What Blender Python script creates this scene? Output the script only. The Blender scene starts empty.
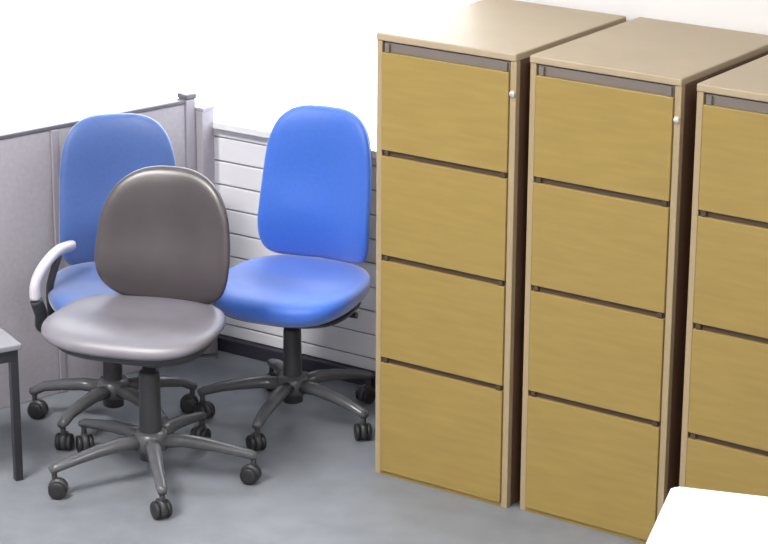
import bpy, bmesh, math, random
from mathutils import Vector, Matrix
C = bpy.context.scene.collection
PI = math.pi
scene = bpy.context.scene

# ------------------------------------------------------------------ camera
CAM_H, PITCH, ROLL = 2.9056, 0.31658, 0.00548
cd = bpy.data.cameras.new('camera'); cam = bpy.data.objects.new('camera', cd); C.objects.link(cam)
cd.sensor_width = 36.0; cd.lens = 2456.8 / 768 * 36; cd.clip_start = 0.05
ex = Vector((1, 0, 0)); eu = Vector((0, math.sin(PITCH), math.cos(PITCH))); fw = Vector((0, math.cos(PITCH), -math.sin(PITCH)))
X = ex * math.cos(ROLL) + eu * math.sin(ROLL); U = -ex * math.sin(ROLL) + eu * math.cos(ROLL)
M = Matrix((X, U, -fw)).transposed().to_4x4(); M.translation = (0, 0, CAM_H)
cam.matrix_world = M
scene.camera = cam

# ------------------------------------------------------------------ exposure and sky
vs = scene.view_settings
vs.view_transform = 'Standard'; vs.look = 'None'; vs.gamma = 1; vs.use_curve_mapping = False; vs.exposure = 0.0
W = bpy.data.worlds.new('overcast_sky'); scene.world = W; W.use_nodes = True
bg = W.node_tree.nodes['Background']; bg.inputs[0].default_value = (0.90, 0.96, 1.0, 1); bg.inputs[1].default_value = 7.0

# room frame: origin on the back wall, u along it, n into the room
WA = -0.59
RO = Vector((-0.57, 8.04, 0)); RU = Vector((math.cos(WA), math.sin(WA), 0)); RN = Vector((math.sin(WA), -math.cos(WA), 0))
RM = Matrix.Translation(RO) @ Matrix.Rotation(WA, 4, 'Z')        # local x = u, local y = -n
CEIL = 3.12
U0, U1, N1 = -3.0, 6.4, 8.2

def area(name, u, n, z, sx, sy, power, col):
    l = bpy.data.lights.new(name, 'AREA'); l.shape = 'RECTANGLE'; l.size = sx; l.size_y = sy; l.energy = power; l.color = col
    o = bpy.data.objects.new(name, l); C.objects.link(o); o.matrix_world = RM @ Matrix.Translation((u, -n, z)); return o
ADDED_LAMPS = [(0.5, 2.9), (3.6, 2.6), (0.9, 5.6), (3.6, 5.6)]  # positions of the added lamps, all out of view
for (u, n) in ADDED_LAMPS:
    area('added_lamp_light', u, n, CEIL - 0.045, 1.15, 0.55, (135 if u < 2 and n < 4 else 56), (1.0, 0.97, 0.93))

# ------------------------------------------------------------------ materials
def mat(name, col, rough=0.5, metal=0.0, spec=0.5, var=0.0, scale=20.0, bump=0.0, bscale=200.0, sheen=0.0, coat=0.0, stretch=None):
    m = bpy.data.materials.new(name); m.use_nodes = True
    nt = m.node_tree; b = nt.nodes['Principled BSDF']
    b.inputs['Base Color'].default_value = (*col, 1); b.inputs['Roughness'].default_value = rough
    b.inputs['Metallic'].default_value = metal; b.inputs['Specular IOR Level'].default_value = spec
    b.inputs['Sheen Weight'].default_value = sheen; b.inputs['Coat Weight'].default_value = coat
    tc = nt.nodes.new('ShaderNodeTexCoord'); mp = nt.nodes.new('ShaderNodeMapping')
    nt.links.new(tc.outputs['Object'], mp.inputs['Vector'])
    if stretch: mp.inputs['Scale'].default_value = stretch
    if var > 0:
        n = nt.nodes.new('ShaderNodeTexNoise'); n.inputs['Scale'].default_value = scale; n.inputs['Detail'].default_value = 5
        nt.links.new(mp.outputs[0], n.inputs['Vector'])
        r = nt.nodes.new('ShaderNodeValToRGB')
        r.color_ramp.elements[0].position = 0.3; r.color_ramp.elements[1].position = 0.7
        r.color_ramp.elements[0].color = (*[c * (1 - var) for c in col], 1)
        r.color_ramp.elements[1].color = (*[min(1, c * (1 + var)) for c in col], 1)
        nt.links.new(n.outputs['Fac'], r.inputs[0]); nt.links.new(r.outputs[0], b.inputs['Base Color'])
    if bump > 0:
        n2 = nt.nodes.new('ShaderNodeTexNoise'); n2.inputs['Scale'].default_value = bscale
        nt.links.new(mp.outputs[0], n2.inputs['Vector'])
        bp = nt.nodes.new('ShaderNodeBump'); bp.inputs['Strength'].default_value = bump; bp.inputs['Distance'].default_value = 0.002
        nt.links.new(n2.outputs['Fac'], bp.inputs['Height']); nt.links.new(bp.outputs[0], b.inputs['Normal'])
    return m

def carpet_mat():
    m = mat('carpet', (0.205, 0.218, 0.243), 0.5, bump=0.35, bscale=350, var=0.10, scale=9)
    return m
M_FLOOR = carpet_mat()
M_WALL = mat('painted_wall', (0.80, 0.79, 0.80), 0.7, var=0.02, scale=3)
M_CLAD = mat('white_cladding', (0.92, 0.91, 0.94), 0.5, var=0.02, scale=5)
M_GROOVE = mat('cladding_groove', (0.40, 0.39, 0.45), 0.7)
M_CEIL = mat('ceiling_tile', (0.82, 0.82, 0.81), 0.8, var=0.02, scale=30)
M_FRAME = mat('window_frame_white', (0.85, 0.85, 0.86), 0.4)
M_BASEB = mat('dark_skirting', (0.035, 0.033, 0.05), 0.5)
M_SCREEN = mat('screen_fabric', (0.40, 0.375, 0.415), 0.9, var=0.05, scale=60, bump=0.3, bscale=400)
M_TRIM = mat('screen_trim', (0.13, 0.12, 0.14), 0.45)
M_TRIMP = mat('screen_post', (0.36, 0.33, 0.38), 0.45)
M_CAB = mat('cabinet_veneer', (0.32, 0.222, 0.062), 0.42, var=0.07, scale=6, stretch=(1, 1, 9))
M_CABF = mat('cabinet_edge', (0.38, 0.29, 0.17), 0.42, var=0.04, scale=6)
M_SIDE = mat('cabinet_side_shaded_brown', (0.13, 0.07, 0.042), 0.5, var=0.05, scale=8)  # brown body side, darkened with the shade of the gaps between cabinets
M_CTOP = mat('cabinet_top', (0.40, 0.315, 0.21), 0.5, var=0.04, scale=6)
M_RECESS = mat('recess_brown', (0.07, 0.042, 0.028), 0.6)
M_RECT = mat('recess_grey_brown', (0.17, 0.145, 0.13), 0.5)
M_STEEL = mat('lock_steel', (0.75, 0.72, 0.66), 0.3, metal=0.7)
M_BLUE = mat('blue_fabric', (0.035, 0.145, 0.62), 0.42, var=0.05, scale=90, bump=0.3, bscale=500, sheen=0.6)
M_BLUE2 = mat('faded_blue_fabric', (0.05, 0.11, 0.33), 0.42, var=0.05, scale=90, bump=0.3, bscale=500, sheen=0.6)
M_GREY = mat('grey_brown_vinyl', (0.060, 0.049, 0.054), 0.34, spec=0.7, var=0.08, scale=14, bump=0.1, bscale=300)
M_GREYS = mat('glare_grey_seat_vinyl', (0.17, 0.158, 0.185), 0.42, spec=0.8, var=0.06, scale=14, bump=0.1, bscale=300)  # same vinyl as the back, lightened to carry the window glare
M_PLAS = mat('charcoal_plastic', (0.045, 0.045, 0.052), 0.42, var=0.05, scale=30)
M_SPOKE = mat('grey_nylon', (0.10, 0.10, 0.11), 0.25, var=0.05, scale=30)
M_ARM = mat('glare_armrest_plastic', (0.60, 0.56, 0.64), 0.3)  # window glare on the arms is put into this pale colour
M_RUB = mat('black_wheel', (0.02, 0.02, 0.024), 0.5)
M_DESK = mat('white_laminate', (0.92, 0.90, 0.91), 0.35)
M_LEGM = mat('dark_metal', (0.035, 0.035, 0.042), 0.4, metal=0.3)
M_TOP = mat('pale_grey_laminate', (0.24, 0.235, 0.26), 0.5)

# ------------------------------------------------------------------ helpers
def link(name, bm, m, parent=None, smooth=False):
    bmesh.ops.recalc_face_normals(bm, faces=bm.faces)
    me = bpy.data.meshes.new(name); bm.to_mesh(me); bm.free()
    if isinstance(m, (list, tuple)):
        for k in m: me.materials.append(k)
    else: me.materials.append(m)
    for p in me.polygons: p.use_smooth = smooth
    o = bpy.data.objects.new(name, me); C.objects.link(o)
    if parent: o.parent = parent
    return o
def bx(bm, x0, x1, y0, y1, z0, z1, bev=0.0, mi=0, seg=2):
    r = bmesh.ops.create_cube(bm, size=1.0)
    vs_ = r['verts']
    for v in vs_:
        v.co = Vector(((x0 + x1) / 2 + v.co.x * (x1 - x0), (y0 + y1) / 2 + v.co.y * (y1 - y0), (z0 + z1) / 2 + v.co.z * (z1 - z0)))
    fs = set(f for v in vs_ for f in v.link_faces)
    for f in fs: f.material_index = mi
    if bev > 0:
        es = set(e for v in vs_ for e in v.link_edges)
        r2 = bmesh.ops.bevel(bm, geom=list(es), offset=bev, segments=seg, affect='EDGES', profile=0.5)
        for f in r2['faces']: f.material_index = mi
def box(name, m, x0, x1, y0, y1, z0, z1, bev=0.0, parent=None):
    bm = bmesh.new(); bx(bm, x0, x1, y0, y1, z0, z1, bev); return link(name, bm, m, parent)
def tube(bm, pts, rad, seg=10, closed=False, flat=1.0):
    """sweep a (possibly flattened) circle along pts; rad a number or a list"""
    P = [Vector(p) for p in pts]; n = len(P)
    R = rad if isinstance(rad, (list, tuple)) else [rad] * n
    rings = []; prev = None
    for i in range(n):
        if closed: t = (P[(i + 1) % n] - P[i - 1]).normalized()
        else: t = (P[min(i + 1, n - 1)] - P[max(i - 1, 0)]).normalized()
        if prev is None:
            up = Vector((0, 0, 1)) if abs(t.z) < 0.9 else Vector((1, 0, 0))
            s = t.cross(up).normalized()
        else: s = (prev - t * prev.dot(t)).normalized()
        prev = s; w = t.cross(s).normalized()
        rings.append([bm.verts.new(P[i] + s * R[i] * math.cos(a) + w * R[i] * flat * math.sin(a)) for a in [2 * PI * k / seg for k in range(seg)]])
    m = n if closed else n - 1
    for i in range(m):
        a, b = rings[i], rings[(i + 1) % n]
        for k in range(seg): bm.faces.new((a[k], a[(k + 1) % seg], b[(k + 1) % seg], b[k]))
    if not closed:
        bm.faces.new(rings[0]); bm.faces.new(rings[-1][::-1])
def lathe(bm, prof, seg=24, origin=(0, 0, 0), axis='Z'):
    o = Vector(origin); rings = []
    for (r, z) in prof:
        ring = []
        for k in range(seg):
            a = 2 * PI * k / seg
            v = Vector((r * math.cos(a), r * math.sin(a), z))
            if axis == 'Y': v = Vector((v.x, v.z, v.y))
            ring.append(bm.verts.new(o + v))
        rings.append(ring)
    for i in range(len(rings) - 1):
        for k in range(seg):
            bm.faces.new((rings[i][k], rings[i][(k + 1) % seg], rings[i + 1][(k + 1) % seg], rings[i + 1][k]))
    bm.faces.new(rings[0][::-1]); bm.faces.new(rings[-1])
def spline(pts, n=6, closed=False):
    P = [Vector(p) for p in pts]; out = []; N = len(P)
    for i in range(N if closed else N - 1):
        if closed: a, b, c, d = P[i - 1], P[i], P[(i + 1) % N], P[(i + 2) % N]
        else: a, b, c, d = P[max(i - 1, 0)], P[i], P[i + 1], P[min(i + 2, N - 1)]
        for k in range(n):
            t = k / n
            out.append(0.5 * ((2 * b) + (c - a) * t + (2 * a - 5 * b + 4 * c - d) * t * t + (3 * b - a - 3 * c + d) * t ** 3))
    if not closed: out.append(P[-1])
    return out
def root(name, label, cat, loc, rz=0, group=None):
    o = bpy.data.objects.new(name, None); C.objects.link(o); o.empty_display_size = 0.1
    o.location = loc; o.rotation_euler = (0, 0, rz); o['label'] = label; o['category'] = cat
    if group: o['group'] = group
    return o
def structure(o):
    o['kind'] = 'structure'; o.matrix_world = RM; return o

# ------------------------------------------------------------------ the room (local x = u, y = -n)
structure(box('floor', M_FLOOR, U0, U1, -N1, 0.0, -0.1, 0.0))
structure(box('ceiling', M_CEIL, U0 - .15, U1 + .15, -N1 - .15, 0.25, CEIL, CEIL + 0.1))
SILL, HEAD, WU0, WU1, WM = 0.80, 2.60, -2.8, 1.0, -0.13
bm = bmesh.new()
bx(bm, U0, WU0, 0, 0.2, -0.1, CEIL); bx(bm, WU1, U1, 0, 0.2, -0.1, CEIL)
bx(bm, WU0, WU1, 0, 0.2, HEAD, CEIL); bx(bm, WM, WU1, 0, 0.2, -0.1, SILL); bx(bm, WU0, WM, 0, 0.2, -0.1, 0.10)
structure(link('wall_back', bm, M_WALL))
# horizontal shiplap cladding below the window
bm = bmesh.new(); pitch = 0.083; z = 0.014; CU0 = -0.05
while z < SILL - 0.03:
    z1 = min(z + pitch - 0.007, SILL - 0.004)
    bx(bm, CU0, WU1, -0.022, -0.012, max(z, 0.052), z1, 0.002, 0, 1); z += pitch
bx(bm, CU0 + .002, WU1, -0.013, 0.0, 0.05, SILL - 0.006, 0, 1)
bx(bm, CU0 - 0.024, CU0 - 0.002, -0.036, 0.0, 0.05, SILL + 0.03, 0.002, 1)
structure(link('trim_1', bm, [M_CLAD, M_GROOVE]))
structure(box('trim_2', M_FRAME, CU0, WU1 + .03, -0.06, 0.02, SILL - 0.004, SILL + 0.022, 0.004))
bm = bmesh.new(); bx(bm, U0, U1, -0.045, 0.0, 0.0, 0.05, 0.004)
structure(link('baseboard_back', bm, M_BASEB))
structure(box('wall_left', M_WALL, U0 - .15, U0, -N1, 0.2, -0.1, CEIL))
structure(box('wall_right', M_WALL, U1, U1 + .15, -N1, 0.2, -0.1, CEIL))
structure(box('wall_front', M_WALL, U0 - .15, U1 + .15, -N1 - .15, -N1, -0.1, CEIL))
# window: frame + glass pane
bm = bmesh.new()
bx(bm, WM, WU1, 0.08, 0.14, SILL, SILL + 0.05); bx(bm, WU0, WM, 0.08, 0.14, 0.10, 0.15); bx(bm, WU0, WU1, 0.08, 0.14, HEAD - 0.05, HEAD)
for u, zb in ((WU0, .15), (WU1 - 0.05, SILL + .05)): bx(bm, u, u + 0.05, 0.08, 0.14, zb, HEAD - 0.05)
bx(bm, WM - .05, WM, 0.08, 0.14, 0.15, SILL)
wf = structure(link('window_1', bm, M_FRAME))
gm = bpy.data.materials.new('window_glass'); gm.use_nodes = True; nt = gm.node_tree; nt.nodes.clear()
out = nt.nodes.new('ShaderNodeOutputMaterial'); mx = nt.nodes.new('ShaderNodeMixShader'); tr = nt.nodes.new('ShaderNodeBsdfTransparent'); gl = nt.nodes.new('ShaderNodeBsdfGlossy')
gl.inputs['Roughness'].default_value = 0.02; mx.inputs[0].default_value = 0.06
nt.links.new(tr.outputs[0], mx.inputs[1]); nt.links.new(gl.outputs[0], mx.inputs[2]); nt.links.new(mx.outputs[0], out.inputs[0])
bm = bmesh.new(); bx(bm, WU0 + .02, WM - .02, 0.107, 0.113, 0.12, HEAD - 0.03); bx(bm, WM - .02, WU1 - .02, 0.107, 0.113, SILL + 0.03, HEAD - 0.03)
pane = link('glass', bm, gm, wf)
pane['label'] = 'clear window glass'

# unseen ceiling lamps, added to brighten the room
em = bpy.data.materials.new('added_lamp_diffuser'); em.use_nodes = True
b = em.node_tree.nodes['Principled BSDF']; b.inputs['Emission Color'].default_value = (1, .97, .93, 1); b.inputs['Emission Strength'].default_value = 3
for i, (u, n) in enumerate(ADDED_LAMPS):
    p = RM @ Vector((u, -n, CEIL))
    r = root('added_ceiling_light', 'unseen white ceiling light panel added to brighten the room, ' + ['by the window wall above the chairs', 'above the white desk', 'by the camera end, window side', 'by the camera end, far side'][i], 'ceiling light', p, WA, 'added ceiling light panels')
    bm = bmesh.new()
    for (a, b_, c, d) in ((-.6, .6, -.3, -.275), (-.6, .6, .275, .3), (-.6, -.575, -.275, .275), (.575, .6, -.275, .275)): bx(bm, a, b_, c, d, -0.04, 0.0)
    link('frame', bm, M_FRAME, r)
    box('diffuser', em, -.575, .575, -.275, .275, -0.03, -0.02, parent=r)

# ------------------------------------------------------------------ grey fabric screen
PA = Vector((-1.243, 7.44, 0)); PB = Vector((-0.652, 7.95, 0)); SH = 0.908
d = PB - PA; L = d.length; pa = math.atan2(d.y, d.x)
scr = root('partition_screen', 'low lilac-grey fabric partition screen standing on the floor behind the blue armchair', 'partition', PA - d.normalized() * 0.4, pa)
LT = L + 0.4
bm = bmesh.new(); bx(bm, 0.0, LT - .56, -0.018, 0.018, 0.0, SH - 0.014, 0.003); link('panel', bm, M_SCREEN, scr)
bm = bmesh.new(); bx(bm, LT - .535, LT - 0.03, -0.018, 0.018, 0.0, SH - 0.014, 0.003); link('panel', bm, M_SCREEN, scr)
o = box('seam_strip', M_TRIMP, LT - .56, LT - .535, -0.023, 0.023, 0.0, SH - 0.014, 0.003, scr)
o = box('top_rail', M_TRIM, 0, LT - .03, -0.021, 0.021, SH - 0.014, SH, 0.003, scr)
o = box('end_post', M_TRIMP, LT - .03, LT + 0.01, -0.024, 0.024, 0.0, SH - 0.0, 0.004, scr)
box('post_cap', M_TRIM, LT - .032, LT + 0.014, -0.026, 0.026, SH, SH + 0.018, 0.004, scr)
# return panel against the wall
bm = bmesh.new()
scr2 = root('return_screen', 'narrow pale end screen between the partition post and the window wall', 'partition', PB + RU * 0.020 - RN * 0.005, WA)
box('panel', M_SCREEN, 0.0, 0.03, 0.0, 0.065, 0.0, SH - 0.045, 0.003, scr2)
box('top_rail', M_TRIMP, -0.003, 0.033, 0.0, 0.065, SH - 0.045, SH - 0.03, 0.003, scr2)

# ------------------------------------------------------------------ filing cabinets
CW, CD, CH = 0.472, 0.615, 1.365
CY = -0.605
cu = Vector((math.cos(CY), math.sin(CY), 0))
def make_cabinet(loc, label, first=False):
    r = root('filing_cabinet', label, 'filing cabinet', loc, CY, 'four-drawer filing cabinets along the window wall')
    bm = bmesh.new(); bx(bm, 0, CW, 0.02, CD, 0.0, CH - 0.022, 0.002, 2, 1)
    # face frame: side stiles, top and plinth rails stand level with the drawers
    bx(bm, 0, 0.019, 0.0, 0.02, 0.0, CH - 0.022, 0.001, 1, 1); bx(bm, CW - 0.020, CW, 0.0, 0.02, 0.0, CH - 0.022, 0.001, 1, 1)
    bx(bm, 0.019, CW - 0.020, 0.001, 0.02, 0.0, 0.012, 0.001, 0, 1)
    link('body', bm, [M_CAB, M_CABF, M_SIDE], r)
    box('top_panel', M_CTOP, -0.001, CW + 0.001, -0.004, CD, CH - 0.022, CH, 0.004, r)
    for k in range(4):
        z0 = 0.014 if k == 0 else 0.375 + (k - 1) * 0.32 + 0.006
        z1 = 0.375 + k * 0.32 - (0.012 if k < 3 else 0.024)
        gp = 0.018 if k < 3 else 0.028
        bm = bmesh.new(); bx(bm, 0.022, CW - 0.0215, -0.006, 0.018, z0, z1, 0.002, 0, 2)
        dr = link('drawer', bm, M_CAB, r)
        bm = bmesh.new()
        bx(bm, 0.024, CW - 0.0235, 0.004, 0.016, z1, z1 + gp, 0.001, 0, 1)
        bx(bm, 0.030, 0.045, -0.004, 0.010, z1 + .001, z1 + gp - .002, 0.001, 0, 1); bx(bm, CW - 0.044, CW - 0.029, -0.004, 0.010, z1 + .001, z1 + gp - .002, 0.001, 0, 1)
        h = link('finger_pull', bm, M_RECESS if k < 3 else M_RECT, dr); h['label'] = 'dark recessed pull strip along the drawer top' if k < 3 else 'wider grey-brown recess above the top drawer'
    bm = bmesh.new(); lathe(bm, [(0.009, 0.0), (0.009, -0.006), (0.004, -0.008)], 14, (CW - 0.010, 0.0, 1.25), 'Y')
    link('lock', bm, M_STEEL, r)
    return r
starts = [(-0.006, 6.90), (0.42, 6.625), (0.843, 6.307)]
labs = ['tan wooden four-drawer filing cabinet nearest the bright blue swivel chair', 'tan wooden four-drawer filing cabinet standing between the other two cabinets',
        'tan wooden four-drawer filing cabinet behind the white desk, cut by the picture edge']
for (x, y), lb in zip(starts, labs):
    v = Vector((x, y, 0)) - cu * 0.022
    make_cabinet(v, lb)

# ------------------------------------------------------------------ swivel chairs (front = local -y)
def pad(bm, a, b, exp, th_f, th_b, taper=0.0, bend=None, rings=14, seg=56, edge=2.6, lowexp=None):
    """cushion lying in local x/y with crown th_f upward and th_b downward; taper>0 narrows towards +y"""
    def pt(r, ang, side):
        c, s = math.cos(ang), math.sin(ang)
        e = exp if s > 0 or lowexp is None else lowexp
        px = a * math.copysign(abs(c) ** (2 / e), c); py = b * math.copysign(abs(s) ** (2 / e), s)
        px *= 1 - taper * (py / b + 0.2) * (1 if py > -.2 * b else .55)
        x, y = px * r, py * r
        h = (1 - r ** edge) ** 0.5 if r < 1 else 0
        z = th_f * h if side > 0 else -th_b * h
        return Vector(bend(x, y, z)) if bend else Vector((x, y, z))
    RR = [math.sin(PI / 2 * i / rings) for i in range(rings + 1)]
    for side in (1, -1):
        pass
    rim = [bm.verts.new(pt(1, 2 * PI * k / seg, 1)) for k in range(seg)]
    for side in (1, -1):
        prev = rim
        for i in range(rings - 1, 0, -1):
            ring = [bm.verts.new(pt(RR[i], 2 * PI * k / seg, side)) for k in range(seg)]
            for k in range(seg): bm.faces.new((prev[k], prev[(k + 1) % seg], ring[(k + 1) % seg], ring[k]))
            prev = ring
        c = bm.verts.new(pt(0, 0, side))
        for k in range(seg): bm.faces.new((prev[k], prev[(k + 1) % seg], c))

def make_chair(name, label, loc, yaw, fabric, fabric_back, seat_h, sw, sdp, sx, sy, bw, bz0, bz1, by, bx_, taper, bexp, lean, base_ang, arms=False, smooth=True, byaw=0.0, R=0.29, cr=0.031, und=0.048, sexp=2.9):
    r = root(name, label, 'office chair', loc, yaw, None)
    # seat: crown + waterfall front, slightly raised rear
    def sb(x, y, z):
        yy = y / (sdp / 2); xx = x / (sw / 2)
        dz = -0.022 * max(0, -yy - 0.35) ** 1.5 + 0.020 * max(0, yy) ** 2 - 0.010 * (1 - xx * xx) * (1 - min(1, abs(yy - .1))) + 0.016 * abs(xx) ** 3
        return (x + sx, y + sy, seat_h - 0.035 + z + dz)
    bm = bmesh.new(); pad(bm, sw / 2, sdp / 2, sexp, 0.040, und, 0.05, sb, edge=6); link('seat', bm, fabric, r, True)
    def ss(x, y, z): return (x + sx, y + sy, seat_h - 0.026 - und + z)
    bm = bmesh.new(); pad(bm, sw / 2 - .03, sdp / 2 - .03, sexp, 0.012, 0.078 - und, 0.05, ss, edge=5); link('seat_shell', bm, M_PLAS, r, True)
    # backrest
    H = (bz1 - bz0); yc = by; ca, sa = math.cos(byaw), math.sin(byaw)
    def mk(off, th):
        def f(x, y, z):                    # local x across, y up the back, z = forward (towards -Y)
            t = y / (H / 2)
            wrap = 1.6 * x * x
            fy = -z - wrap + off + 0.035 * (t + 1) * lean - 0.018 * math.exp(-((t + 0.45) / 0.4) ** 2)
            X_, Y_ = x, fy
            return (bx_ + X_ * ca - Y_ * sa, yc + X_ * sa + Y_ * ca, (bz0 + bz1) / 2 + y)
        return f
    bm = bmesh.new(); pad(bm, bw / 2, H / 2, bexp, 0.034, 0.024, taper, mk(0, 1), edge=5, lowexp=bexp * (1.6 if bexp > 3 else 1.05)); link('backrest', bm, fabric_back, r, True)
    bm = bmesh.new(); pad(bm, bw / 2 - .012, H / 2 - .012, bexp, 0.012, 0.020, taper, mk(0.026, 1), edge=4, lowexp=bexp * (1.6 if bexp > 3 else 1.05)); link('back_shell', bm, M_PLAS, r, True)
    # bracket from under the seat up behind the back
    bm = bmesh.new()
    yb = yc + 0.062
    tube(bm, spline([(0, 0.06, seat_h - 0.095), (bx_ * .5, sy + sdp / 2 - .03, seat_h - 0.10), (bx_, yb - .005, seat_h - 0.055), (bx_, yb + .002, bz0 + 0.06), (bx_, yb + 0.006 + .02 * lean, bz0 + H * 0.5)], 6), 0.024, 10, flat=0.45)
    link('back_bracket', bm, M_PLAS, r, True)
    bm = bmesh.new(); bx(bm, -0.075, 0.075, -0.10, 0.10, seat_h - 0.125, seat_h - 0.088, 0.012)
    tube(bm, [(0.06, 0.02, seat_h - .11), (0.17, 0.02, seat_h - .112), (0.215, 0.02, seat_h - .108)], [0.006, 0.006, 0.011], 8)
    link('mechanism', bm, M_PLAS, r, False)
    bm = bmesh.new(); lathe(bm, [(0.020, 0.17), (0.020, seat_h - 0.12)], 20); link('piston', bm, M_LEGM, r, True)
    bm = bmesh.new(); lathe(bm, [(0.022, 0.06), (cr + .002, 0.065), (cr + .003, 0.12), (cr, 0.14), (cr * .92, seat_h - 0.18), (cr * .8, seat_h - 0.17)], 20); link('column', bm, M_PLAS, r, True)
    bm = bmesh.new(); lathe(bm, [(0.034, 0.09), (0.050, 0.098), (0.054, 0.138), (0.042, 0.155)], 24); link('hub', bm, M_SPOKE, r, True)
    for k in range(5):
        A = base_ang - yaw + k * 2 * PI / 5
        dx, dy = math.cos(A), math.sin(A)
        prof = [(0.035, 0.122, 0.026), (0.10, 0.127, 0.024), (0.17, 0.119, 0.022), (0.23, 0.108, 0.019), (R - 0.005, 0.092, 0.017), (R + 0.012, 0.086, 0.013)]
        bm = bmesh.new(); tube(bm, [(dx * q, dy * q, z) for q, z, w in prof], [w for q, z, w in prof], 12, flat=0.85)
        link('spoke', bm, M_SPOKE, r, True)
        # caster: stem + hood, two wheels
        rnd = random.Random(k * 7 + int(abs(loc[0]) * 100)); ca_ = A + rnd.uniform(-0.9, 0.9)
        cx, cy = dx * R, dy * R
        bm = bmesh.new(); lathe(bm, [(0.008, 0.035), (0.009, 0.092)], 10, (cx, cy, 0))
        hp = []
        lathe(bm, [(0.012, -0.010), (0.0295, -0.008), (0.0295, 0.008), (0.012, 0.010)], 18, (0, 0, 0), 'Y')
        # move the hood (last 72 verts) over the wheels
        bm.verts.ensure_lookup_table()
        tv = bm.verts[-72:]
        Rz = Matrix.Rotation(ca_, 4, 'Z')
        for v in tv: v.co = Matrix.Translation((cx, cy, 0.031)) @ Rz @ Matrix.Translation((-0.010, 0, 0)) @ v.co
        cs = link('caster', bm, M_PLAS, r, True)
        for s in (-1, 1):
            bm = bmesh.new(); lathe(bm, [(0.012, -0.008), (0.024, -0.0075), (0.027, -0.004), (0.027, 0.004), (0.024, 0.0075), (0.012, 0.008)], 18, (0, 0, 0), 'Y')
            for v in bm.verts: v.co = Matrix.Translation((cx, cy, 0.027)) @ Rz @ Matrix.Translation((-0.010, s * 0.0175, 0)) @ v.co
            link('wheel', bm, M_RUB, cs, True)
    if arms:
        for s in (-1, 1):
            zt = seat_h + 0.11; q = sx * s - 0.025
            lowf = [(s * 0.12, -0.06, seat_h - 0.105), (s * 0.21, -0.07, seat_h - 0.115), (s * (0.262 + q), -0.10, seat_h - 0.06)]
            bm = bmesh.new()
            tube(bm, spline(lowf + [(s * (0.275 + q), -0.12, seat_h - 0.01)], 6), 0.017, 10, flat=1.2)
            tube(bm, spline([(s * 0.12, 0.05, seat_h - 0.105), (s * 0.19, 0.06, seat_h - 0.115), (s * (0.222 + q * .8), -0.03, seat_h - 0.08), (s * (0.222 + q * .8), -0.04, seat_h + 0.01), (s * (0.20 + q), -0.01, zt - .01)], 6), 0.012, 10, flat=1.0)
            link('arm_frame', bm, M_PLAS, r, True)
            bm = bmesh.new()
            tube(bm, spline([(s * (0.278 + q), -0.12, seat_h + -0.008), (s * (0.275 + q), -0.115, seat_h + 0.042), (s * (0.25 + q), -0.09, seat_h + 0.087), (s * (0.205 + q), -0.02, zt + .005), (s * (0.155 + q), 0.05, zt)], 7), [0.015] + [0.021] * 26 + [.020, .012], 12, flat=0.8)
            o = link('armrest', bm, M_ARM, r, True); o['label'] = 'curved armrest with window glare painted into its colour'
    return r

make_chair('swivel_chair', 'bright blue high-back swivel chair without arms beside the filing cabinets',
           (-0.290, 7.345, 0), math.radians(-23), M_BLUE, M_BLUE, 0.485, 0.48, 0.46, 0.01, -0.02, 0.385, 0.49, 0.982, 0.20, 0.012, 0.075, 3.6, 0.6, math.radians(-38), und=0.062)
make_chair('swivel_chair', 'grey vinyl swivel chair with rounded mid back, standing in front of the others',
           (-0.698, 6.862, 0), math.radians(-16), M_GREYS, M_GREY, 0.515, 0.53, 0.41, -0.03, -0.02, 0.43, 0.50, 0.92, 0.18, 0.006, 0.08, 2.7, 0.5, math.radians(-79), cr=0.034, und=0.026, sexp=3.2, R=0.312)
make_chair('swivel_chair', 'faded blue high-back swivel chair with armrests painted pale by glare by the grey screen',
           (-0.858, 7.30, 0), math.radians(8), M_BLUE2, M_BLUE2, 0.475, 0.43, 0.45, 0.02, 0.0, 0.385, 0.455, 0.945, 0.25, 0.042, 0.07, 3.6, 0.6, math.radians(24), arms=True, R=0.265)

# ------------------------------------------------------------------ low table at the picture's edge
lt = root('side_table', 'low side table with pale top and dark metal legs, partly out of view', 'table', (-1.082, 6.837, 0), math.radians(30))
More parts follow.
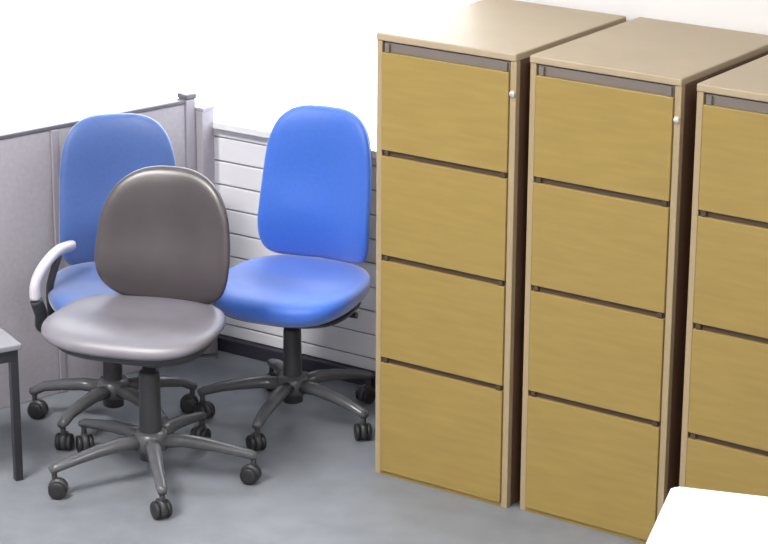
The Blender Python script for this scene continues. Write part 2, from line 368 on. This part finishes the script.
# local: corner of the table at the origin, extends to -x and +y
TZ = 0.437
box('table_top', M_TOP, -0.36, 0.010, -0.010, 0.31, TZ - 0.018, TZ, 0.004, lt)
bm = bmesh.new()
for (a, b_, c, d_) in ((-.35, 0, 0, .022), (-.35, 0, .278, .30), (-.35, -.328, .022, .278), (-.022, 0, .022, .278)): bx(bm, a, b_, c, d_, TZ - 0.055, TZ - 0.018, 0.002)
link('apron', bm, M_LEGM, lt)
for (x, y) in ((-.024, 0), (-.35, 0), (-.024, .276), (-.35, .276)):
    box('leg', M_LEGM, x, x + .024, y, y + .024, 0, TZ - 0.055, 0.002, lt)

# ------------------------------------------------------------------ white desk in the foreground
dk = root('desk', 'white desk top with a rounded corner standing in front of the filing cabinets', 'desk', (0.648, 5.083, 0), math.radians(-16))
DZ = 0.74; DW, DD, RC = 1.5, 0.8, 0.016
bm = bmesh.new(); out_ = []
for (cx, cy, a0) in ((DW - RC, -RC, 0), (RC, -RC, 90), (RC, -DD + RC, 180), (DW - RC, -DD + RC, 270)):
    for k in range(7):
        a = math.radians(a0 + 15 * k); out_.append((cx + RC * math.cos(a), cy + RC * math.sin(a)))
lo = [bm.verts.new((x, y, DZ - 0.025)) for x, y in out_]; hi = [bm.verts.new((x, y, DZ)) for x, y in out_]
bm.faces.new(hi); bm.faces.new(lo[::-1])
for k in range(len(out_)): bm.faces.new((lo[k], lo[(k + 1) % len(out_)], hi[(k + 1) % len(out_)], hi[k]))
bmesh.ops.bevel(bm, geom=[e for e in bm.edges if abs(e.verts[0].co.z - e.verts[1].co.z) < 1e-5], offset=0.003, segments=2, affect='EDGES')
link('desk_top', bm, M_DESK, dk)
bm = bmesh.new()
bx(bm, 0.06, DW - 0.06, -DD + 0.10, -DD + 0.12, DZ - 0.38, DZ - 0.025); link('modesty_panel', bm, M_DESK, dk)
for x in (0.06, DW - 0.10):
    for y in (-0.12, -DD + 0.04 + .08):
        box('leg', M_LEGM, x, x + .04, y, y + .04, 0, DZ - 0.025 if y > -.5 else DZ - .025, 0.003, dk)
